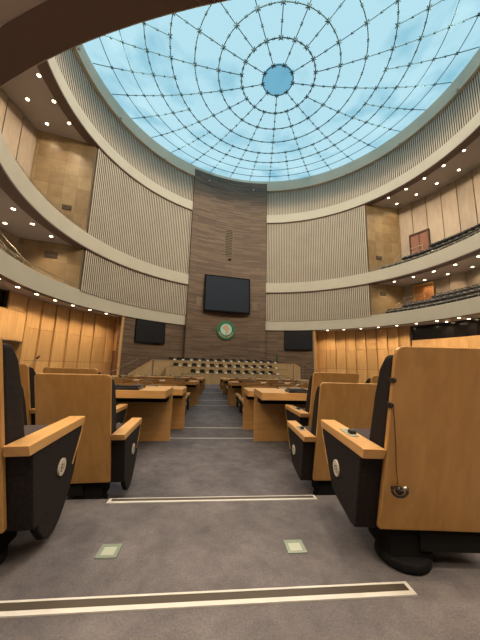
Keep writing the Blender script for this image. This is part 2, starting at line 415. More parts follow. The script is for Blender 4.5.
# timber returns beside the plank wall (left one with a doorway and a small dark recess)
radial_wall('wall_left_return', -54.3, 18.05, -52.2, 20.3, -2.0, 5.08, 'orange_wood')
radial_wall('wall_right_return', 29.4, 18.1, 29.2, 20.3, -2.0, 5.08, 'orange_wood')
radial_wall('wall_left_step', -81.1, 19.9, -81.3, 22.6, -2.0, 5.0, 'orange_wood')
d = Vector(pol(-52.2, 20.3))-Vector(pol(-54.3, 18.05)); d.normalize(); o0 = Vector(pol(-54.3, 18.05)); nn = Vector((-d.y, d.x, 0))
if nn.dot(Vector((CX, CY, 0))-o0) < 0: nn = -nn
nn = -nn if nn.x > 0 else nn
def on_return(t0, t1, z0, z1, out=.15):
    m = MB(); a, b = o0+d*t0, o0+d*t1; vs = []
    for q in (a+nn*.1, b+nn*.1, b+nn*out, a+nn*out):
        for z in (z0+ZC, z1+ZC): vs.append((q.x, q.y, z))
    m.add(vs, [(0, 2, 3, 1), (2, 4, 5, 3), (4, 6, 7, 5), (6, 0, 1, 7), (0, 6, 4, 2), (1, 3, 5, 7)]); return m
struct(on_return(1.15, 2.05, -2.0, 1.28).build('door_1', 'door_wood'))
# far wall behind the camera closing the room
m = MB(); sector(m, [(26, -1.2), (26, 5.2), (26.4, 5.2), (26.4, -1.2)], 108, 252, 4); struct(m.build('wall_back', 'gallery_panel'))
m = MB(); sector(m, [(24, 5.3), (24, 21.4), (24.3, 21.4), (24.3, 5.3)], 150-10, 196+12, 4); struct(m.build('wall_back_galleries', 'gallery_panel'))

# gallery doors
def arc_panel(m, a0, a1, r0, r1, z0, z1): sector(m, [(r0, z0), (r0, z1), (r1, z1), (r1, z0)], a0, a1, 1)
for nm, z0, z1, mat in (('door_2', 11.2, 16.8, 'door_wood'), ('door_3', 6.0, 10.15, 'orange_door')):
    m = MB(); arc_panel(m, 62.3, 67.8, 22.17, 22.3, z0, z1); w = struct(m.build(nm, mat))
    f = MB(); arc_panel(f, 62.1, 62.45, 22.05, 22.3, z0, z1+.15); arc_panel(f, 67.7, 68.05, 22.05, 22.3, z0, z1+.15); arc_panel(f, 62.1, 68.05, 22.05, 22.3, z1, z1+.2)
    arc_panel(f, 64.95, 65.15, 22.12, 22.2, z0, z1)
    f.build('door_frame', 'reveal' if nm == 'door_2' else 'orange_wood', w)

# ================================================================== GLASS CEILING
def zdome(r): return 25.22+2.83*(r/17.55)**2
dm = empty('glass_dome', (CX, CY, ZC), 0, 'huge round pale blue glass ceiling with a spider web of dark steel rings and spokes', 'glass ceiling')
def rev(rs, n=120, dz=0):
    m = MB(); vs = []
    for r in rs:
        for i in range(n): a = 2*PI*i/n; vs.append((r*math.sin(a), r*math.cos(a), zdome(r)+dz))
    fs = []
    for j in range(len(rs)-1):
        for i in range(n): fs.append((j*n+i, j*n+(i+1) % n, (j+1)*n+(i+1) % n, (j+1)*n+i))
    m.add(vs, fs); return m
rings = [1.35, 3.25, 5.3, 7.35, 9.4, 11.45, 13.5, 15.5]
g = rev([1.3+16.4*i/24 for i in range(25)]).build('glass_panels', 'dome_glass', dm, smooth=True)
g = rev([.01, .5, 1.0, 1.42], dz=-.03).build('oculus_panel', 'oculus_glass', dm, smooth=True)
SP0 = 9.0
def knob(m, az, r, s):
    a = R(az); c = (r*math.sin(a), r*math.cos(a), zdome(r)-.13)
    m.ball(c, s, s, s*.6, 6, 4)
    for k in range(4):
        u = R(az+45+90*k); m.tube([c, (c[0]+s*1.9*math.sin(u), c[1]+s*1.9*math.cos(u), c[2]+.03)], s*.32, 4)
for k, r in enumerate(rings):
    m = MB(); n = 96
    m.tube([(r*math.sin(2*PI*i/n), r*math.cos(2*PI*i/n), zdome(r)-.10) for i in range(n)], .045 if k < 6 else .035, 6, closed=True)
    cnt = 9 if k == 0 else (18 if k < 4 else 36)
    for i in range(cnt):
        knob(m, SP0+i*360/cnt, r, .125 if k < 6 else .10)
        if 0 < k < 6: knob(m, SP0+(i+.5)*360/cnt, r, .075)
    m.build('ring_beam', 'dome_steel', dm)
for i in range(36):
    az = SP0+i*10; a = R(az)
    r0 = rings[0] if i % 4 == 0 else (rings[1] if i % 2 == 0 else rings[4])
    m = MB(); rs = [r0+(17.4-r0)*j/12 for j in range(13)]
    m.tube([(r*math.sin(a), r*math.cos(a), zdome(r)-.10) for r in rs], .034, 6)
    for ra, rb in zip(rings, rings[1:]):
        if ra >= r0-.01: knob(m, az, (ra+rb)/2, .075)
    m.build('spoke', 'dome_steel', dm)

# ================================================================== DOWNLIGHTS
lamp_mesh = None
def lamp_proto():
    e = empty('ceiling_downlight')
    m = MB(); m.cyl((0, 0, -.012), (0, 0, 1), .16, .024, 16); m.build('trim_ring', 'lamp_trim', e)
    m = MB(); m.cyl((0, 0, -.03), (0, 0, 1), .125, .014, 16); m.build('lamp_lens', 'lamp', e)
    return e
proto = lamp_proto(); used = [False]
def spot_data(name, power, col, size=R(120), blend=.8):
    l = bpy.data.lights.new(name, 'SPOT'); l.energy = power; l.color = col; l.spot_size = size; l.spot_blend = blend; l.shadow_soft_size = .12
    return l
WARM = (1.0, .76, .50)
S_rear = spot_data('added_lamp_rear', 110, (1, .80, .56), R(150))
S_low = spot_data('downlight_lamp_low', 270, WARM, R(125)); S_mid = spot_data('downlight_lamp_middle', 330, WARM, R(125)); S_up = spot_data('downlight_lamp_upper', 560, (1, .80, .56), R(125))
def lamp(az, r, z, data, label, group):
    if not used[0]: o = proto; used[0] = True
    else: o = copy_tree(proto)
    o.location = pol(az, r, z+ZC); tag(o, label, 'downlight', group)
    if data:
        s = bpy.data.objects.new('lamp_light', data); COL.objects.link(s); s.parent = o; s.location = (0, 0, -.06)
L0 = 34.6
i = 0
for k in range(-5, 47):
    az = L0+6.5*k
    az2 = az if az < 180 else az-360
    if -57.5 < az2 < 28 : continue
    rl = 18.62 if -110 < az2 < 120 else 19.5
    side = 'right' if 0 < az2 < 120 else ('left' if -110 < az2 < 0 else 'rear')
    if 120 < az2 or az2 < -110:
        if k % 2: continue
    lamp(az if az2 > 0 or az2 < -110 else -57.3-6.15*((28-(az2 if az2 > 0 else az2)) and ((-56.4-az2)/6.5)), rl, 5.085, S_low, 'round warm downlight in the curved row under the lowest balcony, %s side' % side, 'downlights under the lowest balcony '+side)
for r in (21.6, 24.0):  # lamp rows added out of view to brighten the near chair backs
    for k in range(11): lamp(160+6.5*k, r, 5.085, S_rear, 'warm downlight added behind the viewer to brighten the chair backs, %s row' % ('first' if r < 22 else 'second'), 'added downlights behind the viewer, %s row' % ('first' if r < 22 else 'second'))
S_crown = spot_data('added_floodlight', 6600, (1, .80, .57), R(98), 1.0); S_crown.shadow_soft_size = .3
for k in range(16):  # floodlights and their housings are added, only to brighten the walls
    az = AX+11.25+22.5*k
    e = empty('added_floodlight', pol(az, 17.15, 26.25+ZC), 0, 'small warm floodlight added under the rim of the glass ceiling to brighten the walls', 'floodlight', 'added floodlights under the glass rim')
    e.rotation_euler = (R(75), 0, PI-R(az))
    s_ = bpy.data.objects.new('lamp_light', S_crown); COL.objects.link(s_); s_.parent = e; s_.location = (0, 0, -.14)
    m = MB(); m.cyl((0, 0, .02), (0, 0, 1), .11, .22, 12); m.build('added_housing', 'lamp_trim', e)
for az in (73.8, 79.8, 86, 92): lamp(az, 20.0, 5.09, None, 'round warm downlight in front of the dark control room window on the right', 'downlights before the dark window')
for sg, nm in ((1, 'right'), (-1, 'left')):
    for k in range(6):
        a = 59.9+6.5*k if sg > 0 else -80.3-6.3*k
        if nm == 'left' and k == 5: continue
        lamp(a, 19.2, 10.52, S_mid, 'warm downlight above the lower %s balcony, row nearest the rim' % nm, 'lower balcony outer lights '+nm)
        if k: lamp(a+(.3 if sg > 0 else .2), 21.35, 10.52, None, 'warm downlight above the lower %s balcony, inner row' % nm, 'lower balcony inner lights '+nm)
        a = 60.5+6.5*k if sg > 0 else -81.5-6.4*k
        lamp(a, 18.75, 21.26, S_up, 'warm downlight in the high ceiling above the upper %s balcony, row nearest the rim' % nm, 'upper balcony outer lights '+nm)
        lamp(a, 20.85, 21.26, None, 'warm downlight in the high ceiling above the upper %s balcony, inner row' % nm, 'upper balcony inner lights '+nm)

# ================================================================== SCREENS, GRILLE, EMBLEM ON THE PIER
def facing(az, r, z, name, label, cat, tilt=0, group=None, yawoff=0):
    e = empty(name, pol(az, r, z+ZC), 0, label, cat, group)
    e.rotation_euler = (R(tilt), 0, -R(az)+R(yawoff)); return e      # local -y looks at the hall centre
def flat_box(name, mat, w, h, d, parent, y=0, bev=0, x=0, z=0):
    m = MB(); m.box(x-w/2, x+w/2, y-d, y, z-h/2, z+h/2); return m.build(name, mat, parent, bevel=bev)
e = facing(-10.45, 17.0, 9.66, 'video_screen', 'large dark grey video screen in a black frame hung on the tall brown pier', 'screen', tilt=-4)
flat_box('screen_frame', 'bezel', 6.45, 5.15, .28, e); flat_box('display_panel', 'screen', 6.1, 4.78, .02, e, y=-.28)
m = MB(); m.box(-.5, .5, 0, .40, -.8, .8); m.build('wall_bracket', 'dark_metal', e)
for az, w, lb, zc in ((-42.9, 3.9, 'black screen on the brown wall left of the pier, beside the orange timber wall', 3.70),
                      (22.4, 3.75, 'black screen on the brown wall right of the pier, beside the orange timber wall', 3.68)):
    e = facing(az, 18.02, zc, 'side_screen', lb, 'screen', tilt=-3)
    flat_box('screen_frame', 'bezel', w, 2.66, .12, e, y=-.05); flat_box('display_panel', 'screen_small', w-.16, 2.50, .02, e, y=-.17)
    m = MB(); m.box(-.4, .4, -.06, .25, -.4, .4); m.build('wall_bracket', 'dark_metal', e)
e = facing(-10.3, 17.44, 17.6, 'speaker_grille', 'tall narrow louvred speaker grille set in the brown pier above the video screen', 'grille')
flat_box('grille_frame', 'grille', 1.25, 4.2, .04, e)
m = MB()
for k in range(16): m.box(-.52, .52, -.07, -.04, -1.95+k*.25, -1.86+k*.25)
m.build('louvres', 'vent_dark', e)
for az, lb in ((-23.1, 'small brown grille on the pier at the left edge of the video screen'), (2.7, 'small brown grille on the pier at the right edge of the video screen')):
    e = facing(az, 17.44, 8.35, 'wall_grille', lb, 'grille'); flat_box('grille_plate', 'grille', .8, 1.3, .04, e)
e = facing(-9.6, 17.3, 15.0, 'ceiling_sensor', 'tiny dark fitting on the brown pier below the tall grille', 'fitting')
m = MB(); m.box(-.22, .22, -.1, .16, -.07, .07); m.cyl((0, -.12, 0), (0, 1, 0), .07, .1, 10); m.build('fitting_body', 'vent_dark', e)
# round emblem
e = facing(-10.3, 17.33, 4.76, 'round_emblem', 'round green emblem with a tan continent on pale ground between gold branches', 'emblem')
m = MB(); m.cyl((0, -.05, 0), (0, 1, 0), 1.28, .12, 48); m.build('green_disc', 'green', e)
m = MB(); m.cyl((0, -.12, 0), (0, 1, 0), 1.0, .05, 48); m.build('inner_ring', 'map_ring', e)
m = MB(); m.cyl((0, -.155, .08), (0, 1, 0), .80, .04, 48); m.build('pale_ground', 'pale_cyan', e)
afr = [(-.30, .62), (.02, .68), (.24, .60), (.34, .30), (.52, .22), (.40, .00), (.30, -.16), (.26, -.40), (.10, -.66), (-.02, -.68), (-.08, -.36), (-.12, -.02), (-.30, .06), (-.48, .16), (-.50, .36)]
m = MB(); m.prism([(x*.95, z*.95+.06) for x, z in afr], -.20, -.17, 'y'); m.build('continent_map', 'map_tan', e)
for s in (-1, 1):
    m = MB()
    for k in range(8):
        a = R(200+k*9) if s < 0 else R(340-k*9)
        T = Matrix.Translation((.98*math.cos(a), -.16, .98*math.sin(a))) @ Matrix.Rotation(-a+R(90)*s*0+R(35)*s, 4, 'Y')
        m.ball((0, 0, 0), .15, .03, .055, 8, 6, T)
    m.tube([(.98*math.cos(R(t)), -.15, .98*math.sin(R(t))) for t in ((200, 215, 230, 245, 262) if s < 0 else (340, 325, 310, 295, 278))], .035, 6)
    m.build('gold_branch', 'leaf_gold', e)

# small vents on the gallery stone walls
def on_end_wall(sg, frac, z, name, label, cat, w, h, mat, group=None):
    a, b = Vector(pol(AX+sg*62.6, 18.0)), Vector(pol(AX+sg*CRN, RB)); q = a+(b-a)*frac; d = (b-a).normalized()
    e = empty(name, (q.x, q.y, z+ZC), math.atan2(d.y, d.x), label, cat, group); s = 1 if sg > 0 else -1
    m = MB(); y0, y1 = sorted((s*.12*-1, s*.19*-1)); m.box(-w/2, w/2, y0, y1, -h/2, h/2); m.build('vent_body', mat, e)
    f = MB(); y0, y1 = sorted((-s*.19, -s*.21))
    for k in range(4): f.box(-w/2+.03, w/2-.03, y0, y1, -h/2+.05+k*h/4, -h/2+.09+k*h/4)
    f.build('vent_slats', 'grille', e); return e
on_end_wall(-1, .36, 14.15, 'wall_vent', 'small dark vent on the stone end wall of the upper left balcony', 'vent', .75, .45, 'vent_dark')
on_end_wall(-1, .50, 9.35, 'wall_vent', 'small dark vent on the stone end wall of the lower left balcony', 'vent', 1.0, .55, 'vent_dark')
on_end_wall(1, .30, 14.0, 'wall_vent', 'small dark vent on the stone end wall of the upper right balcony', 'vent', .75, .45, 'vent_dark')
on_end_wall(1, .36, 9.3, 'wall_vent', 'small dark vent on the stone end wall of the lower right balcony', 'vent', .75, .45, 'vent_dark')

# balcony rails
def rail(name, a0, a1, r, z, h, label, posts=3.0):
    e = empty(name, pol((a0+a1)/2, r, z+ZC), 0, label, 'railing'); o = Vector(e.location)
    m = MB(); n = max(2, int(abs(a1-a0)/1.0))
    m.tube([Vector(pol(a0+(a1-a0)*i/n, r, z+h+ZC))-o for i in range(n+1)], .035, 6); m.build('handrail', 'rail_metal', e)
    k = int(abs(a1-a0)/posts)
    for i in range(k+1):
        q = Vector(pol(a0+(a1-a0)*i/k, r, z+ZC))-o; m = MB(); m.tube([q, q+Vector((0, 0, h))], .022, 6); m.build('rail_post', 'rail_metal', e)
rail('balcony_railing', -102, -73.2, 17.85, 11.87, .45, 'thin metal railing on the rim of the upper left balcony')
rail('balcony_railing', -102, -73.4, 18.1, 6.5, .40, 'thin metal railing on the rim of the lower left balcony')
rail('balcony_railing', 52.6, 100, 17.85, 11.87, .32, 'thin metal railing on the rim of the upper right balcony')
rail('balcony_railing', 52.8, 100, 18.1, 6.5, .28, 'thin metal railing on the rim of the lower right balcony')
def stair_rail(pts, label):
    o = Vector(pts[0]); e = empty('stair_railing', o, 0, label, 'railing')
    q = [Vector(x)-o for x in pts]
    m = MB(); m.tube([x+Vector((0, 0, 1.0)) for x in q], .035, 6); m.build('handrail', 'rail_metal', e)
    m = MB(); m.tube([x+Vector((0, 0, .5)) for x in q], .02, 6); m.build('lower_rail', 'rail_metal', e)
    for x in q: m = MB(); m.tube([x, x+Vector((0, 0, 1))], .022, 6); m.build('rail_post', 'rail_metal', e)
stair_rail([pol(53.8, 18.25, 11.5+ZC), pol(59.0, 18.25, 11.5+ZC)], 'short glass stair railing by the stone wall of the upper right balcony')
stair_rail([pol(59.4, 19.6, 11.9+ZC), pol(61.6, 20.4, 13.4+ZC), pol(66.8, 21.4, 13.9+ZC)], 'sloping metal stair railing in front of the red door of the upper right balcony')
stair_rail([pol(59.2, 19.7, 6.6+ZC), pol(61.2, 20.5, 7.6+ZC), pol(67.0, 21.4, 8.0+ZC)], 'sloping metal stair railing in front of the orange door of the lower right balcony')
stair_rail([pol(-78.5, 18.9, 11.3+ZC), pol(-82.8, 18.9, 11.9+ZC)], 'short metal stair railing at the stone wall of the upper left balcony')
stair_rail([pol(-86.5, 19.4, 6.6+ZC), pol(-90.0, 21.2, 8.8+ZC)], 'sloping metal stair railing at the left edge of the lower left balcony')

# gallery seating (right side, three rows on each balcony)
def gseat_proto(mat):
    e = empty('theatre_chair')
    m = MB(); m.prism([(-.10, .0), (.02, .0), (.08, .42), (.0, .46)], -.29, .29, 'x'); m.build('seat_back', mat, e)
    m = MB(); m.prism([(-.52, .04), (-.08, .0), (-.08, .14), (-.50, .16)], -.27, .27, 'x'); m.build('seat_cushion', 'seat_dark', e)
    m = MB(); m.box(-.30, .30, .08, .12, -.05, .36); m.build('seat_shell', 'seat_shell', e)
    for s in (-1, 1):
        a = MB(); a.box(s*.29-.025, s*.29+.025, -.5, .06, .18, .24); a.box(s*.29-.02, s*.29+.02, -.1, .04, -.4, .2); a.build('armrest', 'seat_shell', e)
    return e
def seat_rows(rows, base, labels, groups):
    pr = gseat_proto('seat_dark'); first = True; prb = gseat_proto('seat_blue') if base > 8 else None; fb = True
    for (r, z, a0, a1), lb, gr in zip(rows, labels, groups):
        n = int((R(a1-a0)*r)/.66)
        for i in range(n):
            az = a0+(a1-a0)*(i+.5)/n
            if prb and az < 66.5 and r < 20:
                o = prb if fb else copy_tree(prb); fb = False
                o.location = pol(az, r, z+ZC); o.rotation_euler = (0, 0, -R(az)); tag(o, lb.replace('dark', 'dark blue'), 'seat', gr.replace('seats', 'blue seats')); continue
            o = pr if first else copy_tree(pr); first = False
            o.location = pol(az, r, z+ZC); o.rotation_euler = (0, 0, -R(az)); tag(o, lb, 'seat', gr)
        m = MB(); sector(m, [(r-.62, base), (r-.62, z-.40), (r+.25, z-.40), (r+.25, base)], a0-.6, a1, 3)
        struct(m.build('floor_gallery_step', 'step_riser'))
rank = ['front', 'middle', 'back']
seat_rows([(18.95, 12.20, 56.4, 96), (19.85, 13.05, 62.5, 96), (20.75, 13.90, 70.0, 96)], 11.0,
          ['dark fold-up seat in the %s row of the upper right balcony' % k for k in rank], ['upper right balcony seats, %s row' % k for k in rank])
seat_rows([(18.95, 6.70, 57.0, 96), (19.85, 7.35, 61.5, 96), (20.75, 8.00, 69.5, 96)], 5.9,
          ['dark fold-up seat in the %s row of the lower right balcony' % k for k in rank], ['lower right balcony seats, %s row' % k for k in rank])

# ================================================================== ARMCHAIRS
def lean(z): return -.26*(z-.183)/.85
def make_chair(s, plate=True, flap=False, switch=False):
    """s = side of the aisle the chair stands on: +1 right, -1 left; its armrest is on the aisle side (local x = -s)"""
    e = empty('armchair')
    W = .265
    # wooden back shell: rounded upper corners, leaning back
    pts = []; rc = .03
    for cx, cz, a0 in ((W-rc, .183+rc*.4, 270), (W-rc, 1.033-rc, 0), (-W+rc, 1.033-rc, 90), (-W+rc, .183+rc*.4, 180)):
        rr = rc if cz > .5 else rc*.4
        cxx = cx if cz > .5 else (cx+rc*.6 if cx > 0 else cx-rc*.6)
        for k in range(4): a = R(a0+30*k); pts.append((cxx+rr*math.cos(a), cz+rr*math.sin(a)))
    m = MB(); n = len(pts)
    vs = [(x, lean(z), z) for x, z in pts]+[(x, lean(z)+.030, z) for x, z in pts]
    m.add(vs, [tuple(range(n))[::-1], tuple(range(n, 2*n))]+[(i, (i+1) % n, n+(i+1) % n, n+i) for i in range(n)])
    sh = m.build('back_shell', 'chair_wood', e, bevel=.005)
    # back cushion
    m = MB(); prof = [(.42, .034, .22), (.6, .034, .205), (.8, .034, .19), (.93, .034, .165), (1.0, .034, .115)]
    vs = []
    w = W-.006
    for z, a, b in prof:
        for x, y in ((-w, a), (w, a), (w, b), (-w, b)): vs.append((x, lean(z)+y, z))
    fs = [(0, 3, 2, 1), (16, 17, 18, 19)]
    for k in range(4):
        for j in range(4): fs.append((k*4+j, k*4+(j+1) % 4, k*4+4+(j+1) % 4, k*4+4+j))
    m.add(vs, fs); m.build('back_cushion', 'fabric', e, bevel=.022, seg=3)
    m = MB(); m.prism([(-.0, .36), (.47, .33), (.50, .40), (.49, .50), (.42, .555), (.06, .545), (.0, .5)], -.245, .245, 'x'); m.build('seat_cushion', 'seat_fabric', e, bevel=.02, seg=3)
    m = MB(); m.prism([(.0, .30), (.36, .28), (.46, .325), (.0, .355)], -.22, .22, 'x'); m.build('seat_pan', 'dark_metal', e, bevel=.008)
    # arm on the aisle side
    xa, xb = sorted((-s*.272, -s*.372))
    m = MB(); m.prism([(lean(.53)-.0, .527), (.565, .527), (.575, .575), (lean(.575)-.01, .575)], xa, xb, 'x'); m.build('armrest', 'arm_wood', e, bevel=.004)
    xa, xb = sorted((-s*.258, -s*.366))
    m = MB(); m.prism([(lean(.52)+.034, .525), (.545, .525), (.545, .49), (.44, .32), (.37, .215), (.30, .195), (.10, .165), (.036, .170)], xa, xb, 'x')
    m.build('arm_panel', 'fabric', e, bevel=.006)
    m = MB(); m.prism([(.547, .525), (.563, .525), (.560, .48), (.455, .315), (.447, .322), (.547, .488)], xa, xb, 'x'); m.build('panel_edging', 'arm_wood', e)
    if plate:
        xo = -s*.366
        m = MB(); m.cyl((xo-s*.004, .27, .36), (1, 0, 0), .044, .010, 28); m.build('number_plate', 'plate', e)
        m = MB(); u = xo-s*.0092
        for k, (dy, dz) in enumerate(((-.014, .016), (-.015, .0), (-.014, -.016))): m.box(min(u, u-s*.002), max(u, u-s*.002), .27+dy-.006, .27+dy+.006, .36+dz-.0045, .36+dz+.0045)
        for dy, dz in ((.012, .010), (.016, .0), (.012, -.010)): m.box(min(u, u-s*.001), max(u, u-s*.001), .27+dy-.004, .27+dy+.004, .36+dz-.003, .36+dz+.003)
        m.build('plate_characters', 'ink', e)
    if switch:
        c = -s*.322
        m = MB(); m.box(c-.022, c+.022, .10, .27, .575, .581); b = m.build('control_plate', 'clear_switch', e, bevel=.002)
        m = MB(); m.prism([(.115, .581), (.165, .581), (.16, .60), (.13, .606), (.115, .598)], c-.016, c+.016, 'x'); m.build('switch', 'black', e, bevel=.004)
    if flap:
        xa, xb = sorted((-s*.325, -s*.362))
        m = MB(); m.prism([(.06, .24), (.10, .13), (.17, .06), (.23, .032), (.29, .030), (.35, .055), (.41, .11), (.465, .18), (.505, .26), (.525, .34), (.52, .41), (.30, .47), (.1, .40)], xa, xb, 'x'); m.build('side_flap', 'fabric', e, bevel=.008)
    xa, xb = sorted((-s*.20, s*.01))
    m = MB(); m.box(xa, xb, .035, .28, .03, .195); m.build('pedestal', 'dark_metal', e, bevel=.012)
    m = MB(); q = -s*.105; m.prism([(q+.125*math.cos(R(t))*1.0, .11+.13*math.sin(R(t))) for t in range(0, 360, 20)], 0, .05, 'z'); m.build('foot', 'dark_metal', e, bevel=.02, seg=3)
    xa, xb = sorted((s*.285, -s*.06))
    m = MB(); m.box(xa, xb, .02, .24, .085, .20); m.build('support_beam', 'dark_metal', e)
    return e
PR = make_chair(1, True, False, True); PL = make_chair(-1, True, True, False)
PRm = make_chair(1, False); PLm = make_chair(-1, False, False)
firsts = {id(PR): PR, id(PL): PL, id(PRm): PRm, id(PLm): PLm}; took = set()
def put_chair(proto, x, y, rz, lift, label, group=None):
    if id(proto) not in took: o = proto; took.add(id(proto))
    else: o = copy_tree(proto)
    o.location = (x, y, floor_z(y)+lift); o.rotation_euler = (0, 0, R(rz)); tag(o, label, 'armchair', group)
    if lift > .004:
        m = MB(); m.box(-.10, .10, .0, .25, -lift, .01); m.build('riser_block', 'dark_metal', o)
    return o
put_chair(PR, 1.082, 1.352, -6, 0, 'large orange-brown wood backed armchair at the right edge, nearest the camera', 'aisle armchairs')
put_chair(PL, -1.135, 1.40, 6, 0, 'dark armchair cut off by the left edge, wooden armrest and number disc towards aisle', 'aisle armchairs')
put_chair(PR, 1.18, 2.505, -3, 0, 'wood backed armchair right of the aisle, directly in front of the nearest right armchair', 'aisle armchairs')
put_chair(PL, -1.035, 2.45, 3, .025, 'wood backed armchair on the left of the aisle, its whole square back in view', 'aisle armchairs')
put_chair(PR, 1.385, 3.27, 0, .07, 'armchair at the nearest right desk, its back showing above the chair behind it', 'aisle armchairs')
put_chair(PL, -1.44, 3.27, 0, .05, 'armchair at the nearest left desk, its rim above the square chair', 'aisle armchairs')
ordn = ['second', 'third', 'fourth']
for k in range(1, 4):
    put_chair(PRm, 1.18+.68*k*math.cos(R(3)), 2.505-.68*k*math.sin(R(3)), -3, 0, 'armchair of the second row right of the aisle, %s from the aisle' % ordn[k-1], 'second row armchairs')
    put_chair(PLm, -1.035-.675*k*math.cos(R(3)), 2.45-.675*k*math.sin(R(3)), 3, .0, 'armchair of the second row left of the aisle, %s from the aisle' % ordn[k-1], 'second row armchairs')
    put_chair(PRm, 1.385+.68*k, 3.27, 0, .05, 'armchair at the nearest right desks, %s from the aisle' % ordn[k-1], 'third row armchairs')
    put_chair(PLm, -1.44-.68*k, 3.27, 0, .05+(.03 if k == 1 else 0), 'armchair at the nearest left desks, %s from the aisle' % ordn[k-1], 'third row armchairs')
blockn = ['second', 'third', 'fourth']
for g in range(3):
    for j, y in enumerate((6.25+5.0*g, 7.15+5.0*g, 8.05+5.0*g)):
        for k in range(4):
            wh = 'at the aisle' if k == 0 else ordn[k-1]+' from the aisle'
            for s, pr, prm, nm in ((1, PR, PRm, 'right'), (-1, PL, PLm, 'left')):
                x = (1.11 if s > 0 else .99)-(.03*g if s > 0 else .05*g)+.68*k
                put_chair(pr if k == 0 else prm, s*x, y, 0, 0, 'far armchair %s of the aisle, %s row of %s block, %s' % (nm, ['first', 'second', 'third'][j], blockn[g], wh), 'far armchairs '+nm).scale = (1, 1, .86)

# ear-piece hanging on the nearest right chair back, and the two black hooks on its edge
root = [o for o in COL.objects if o.get('label', '').startswith('large orange-brown')][0]
for z, w in ((.885, .012), (.775, .014)):
    m = MB(); y = lean(z); m.box(-.265-w*.6, -.262, y-.002, y+.03, z-.012, z+.012); m.box(-.268-w*.5, -.256, y-.006, y-.001, z-.008, z+.008); m.build('black_hook', 'black', root, bevel=.003)
Tch = Matrix.Translation((1.082, 1.352, floor_z(1.352))) @ Matrix.Rotation(R(-6), 4, 'Z')
def chp(x, z, out): return Tch @ Vector((x, lean(z)-out, z))
org = chp(-.205, .395, .02)
e = empty('hanging_earpiece', org, R(-6), 'black coiled earpiece hanging by a thin cord on the back of the nearest right chair', 'earpiece')
E_ = Matrix.Rotation(R(6), 4, 'Z')
def loc(p): return E_ @ (p-org)
m = MB(); m.tube([loc(chp(-.262, .765, .012)), loc(chp(-.25, .70, .012)), loc(chp(-.235, .60, .012)), loc(chp(-.222, .50, .012)), loc(chp(-.208, .415, .014))], .0022, 6); m.build('cord', 'cord', e)
m = MB(); m.ball((0, -.006, -.004), .019, .014, .019, 12, 8); m.ball((.004, -.020, -.002), .010, .008, .010, 8, 6); m.build('ear_bud', 'black', e, smooth=True)
m = MB()
m.tube([(.036*math.cos(R(t)), -.004-.00002*t, .030*math.sin(R(t))) for t in range(150, 400, 12)], .0045, 6)
m.tube([(.030*math.cos(R(t)), -.010, .024*math.sin(R(t))-.003) for t in range(120, 380, 12)], .003, 6); m.build('ear_hook', 'black', e)
m = MB(); m.tube([(.012, -.012, .012), (.028, -.014, .012), (.034, -.01, .002)], .005, 6); m.build('clear_tip', 'steel', e)

# ================================================================== DESKS
def make_desk(s, w):
    e = empty('delegate_desk')                    # local x=0 is the end at the aisle, y=0 the far face of the panel
    m = MB(); xa, xb = sorted((0, s*w)); m.box(xa, xb, -.71, .03, .70, .80); m.build('desk_top', 'desk_wood', e, bevel=.004)
    xa, xb = sorted((s*.0, s*w)); m = MB(); m.box(xa, xb, -.03, .0, .0, .70); p_ = m.build('modesty_panel', 'desk_wood', e)
    m = MB(); xa, xb = sorted((s*w-s*.03, s*w)); m.box(xa, xb, -.60, -.03, 0, .70); m.build('end_panel', 'desk_wood', e)
    m = MB(); m.box(min(s*.3, s*.38), max(s*.3, s*.38), -.036, -.03, .34, .40); m.build('power_outlet', 'outlet', p_, bevel=.002)
    m = MB(); xa, xb = sorted((s*.05, s*(w-.05))); m.box(xa, xb, -.30, -.05, .60, .69); m.build('cable_tray', 'dark_metal', e)
    return e
DR, DL = make_desk(1, 2.35), make_desk(-1, 2.35); tk = set()
def put(proto, loc, rz, label, cat, group=None):
    if id(proto) not in tk: o = proto; tk.add(id(proto))
    else: o = copy_tree(proto)
    o.location = loc; o.rotation_euler = (0, 0, rz); tag(o, label, cat, group); return o
# microphone on its console
def make_mic(flip=1):
    e = empty('desk_microphone')
    m = MB(); m.prism([(-.10, 0), (.10, 0), (.10, .028), (.02, .045), (-.10, .022)], -.085, .085, 'x'); m.build('console', 'black', e, bevel=.006)
    m = MB(); m.tube([(0, .05, .035), (0, .048, .06), (flip*.03, .03, .085), (flip*.12, -.03, .12), (flip*.21, -.09, .155)], .004, 6); m.build('gooseneck', 'steel', e)
    m = MB(); m.tube([(flip*.21, -.09, .155), (flip*.25, -.115, .17)], .011, 8); m.build('microphone_head', 'black', e)
    m = MB()
    for k in range(4): m.box(-.06+.035*k, -.04+.035*k, -.08, -.06, .024, .030)
    m.build('console_buttons', 'steel', e)
    return e
MR, ML = make_mic(1), make_mic(-1)
rows = [(4.53, .69, -.595), (5.70, .65, -.49), (9.45, .62, -.46), (10.7, .62, -.46), (14.5, .60, -.46), (15.5, .60, -.46), (19.5, .60, -.45), (20.6, .6, -.45)]
rown = ['nearest', 'second nearest', 'third', 'fourth', 'fifth', 'sixth', 'seventh', 'farthest']
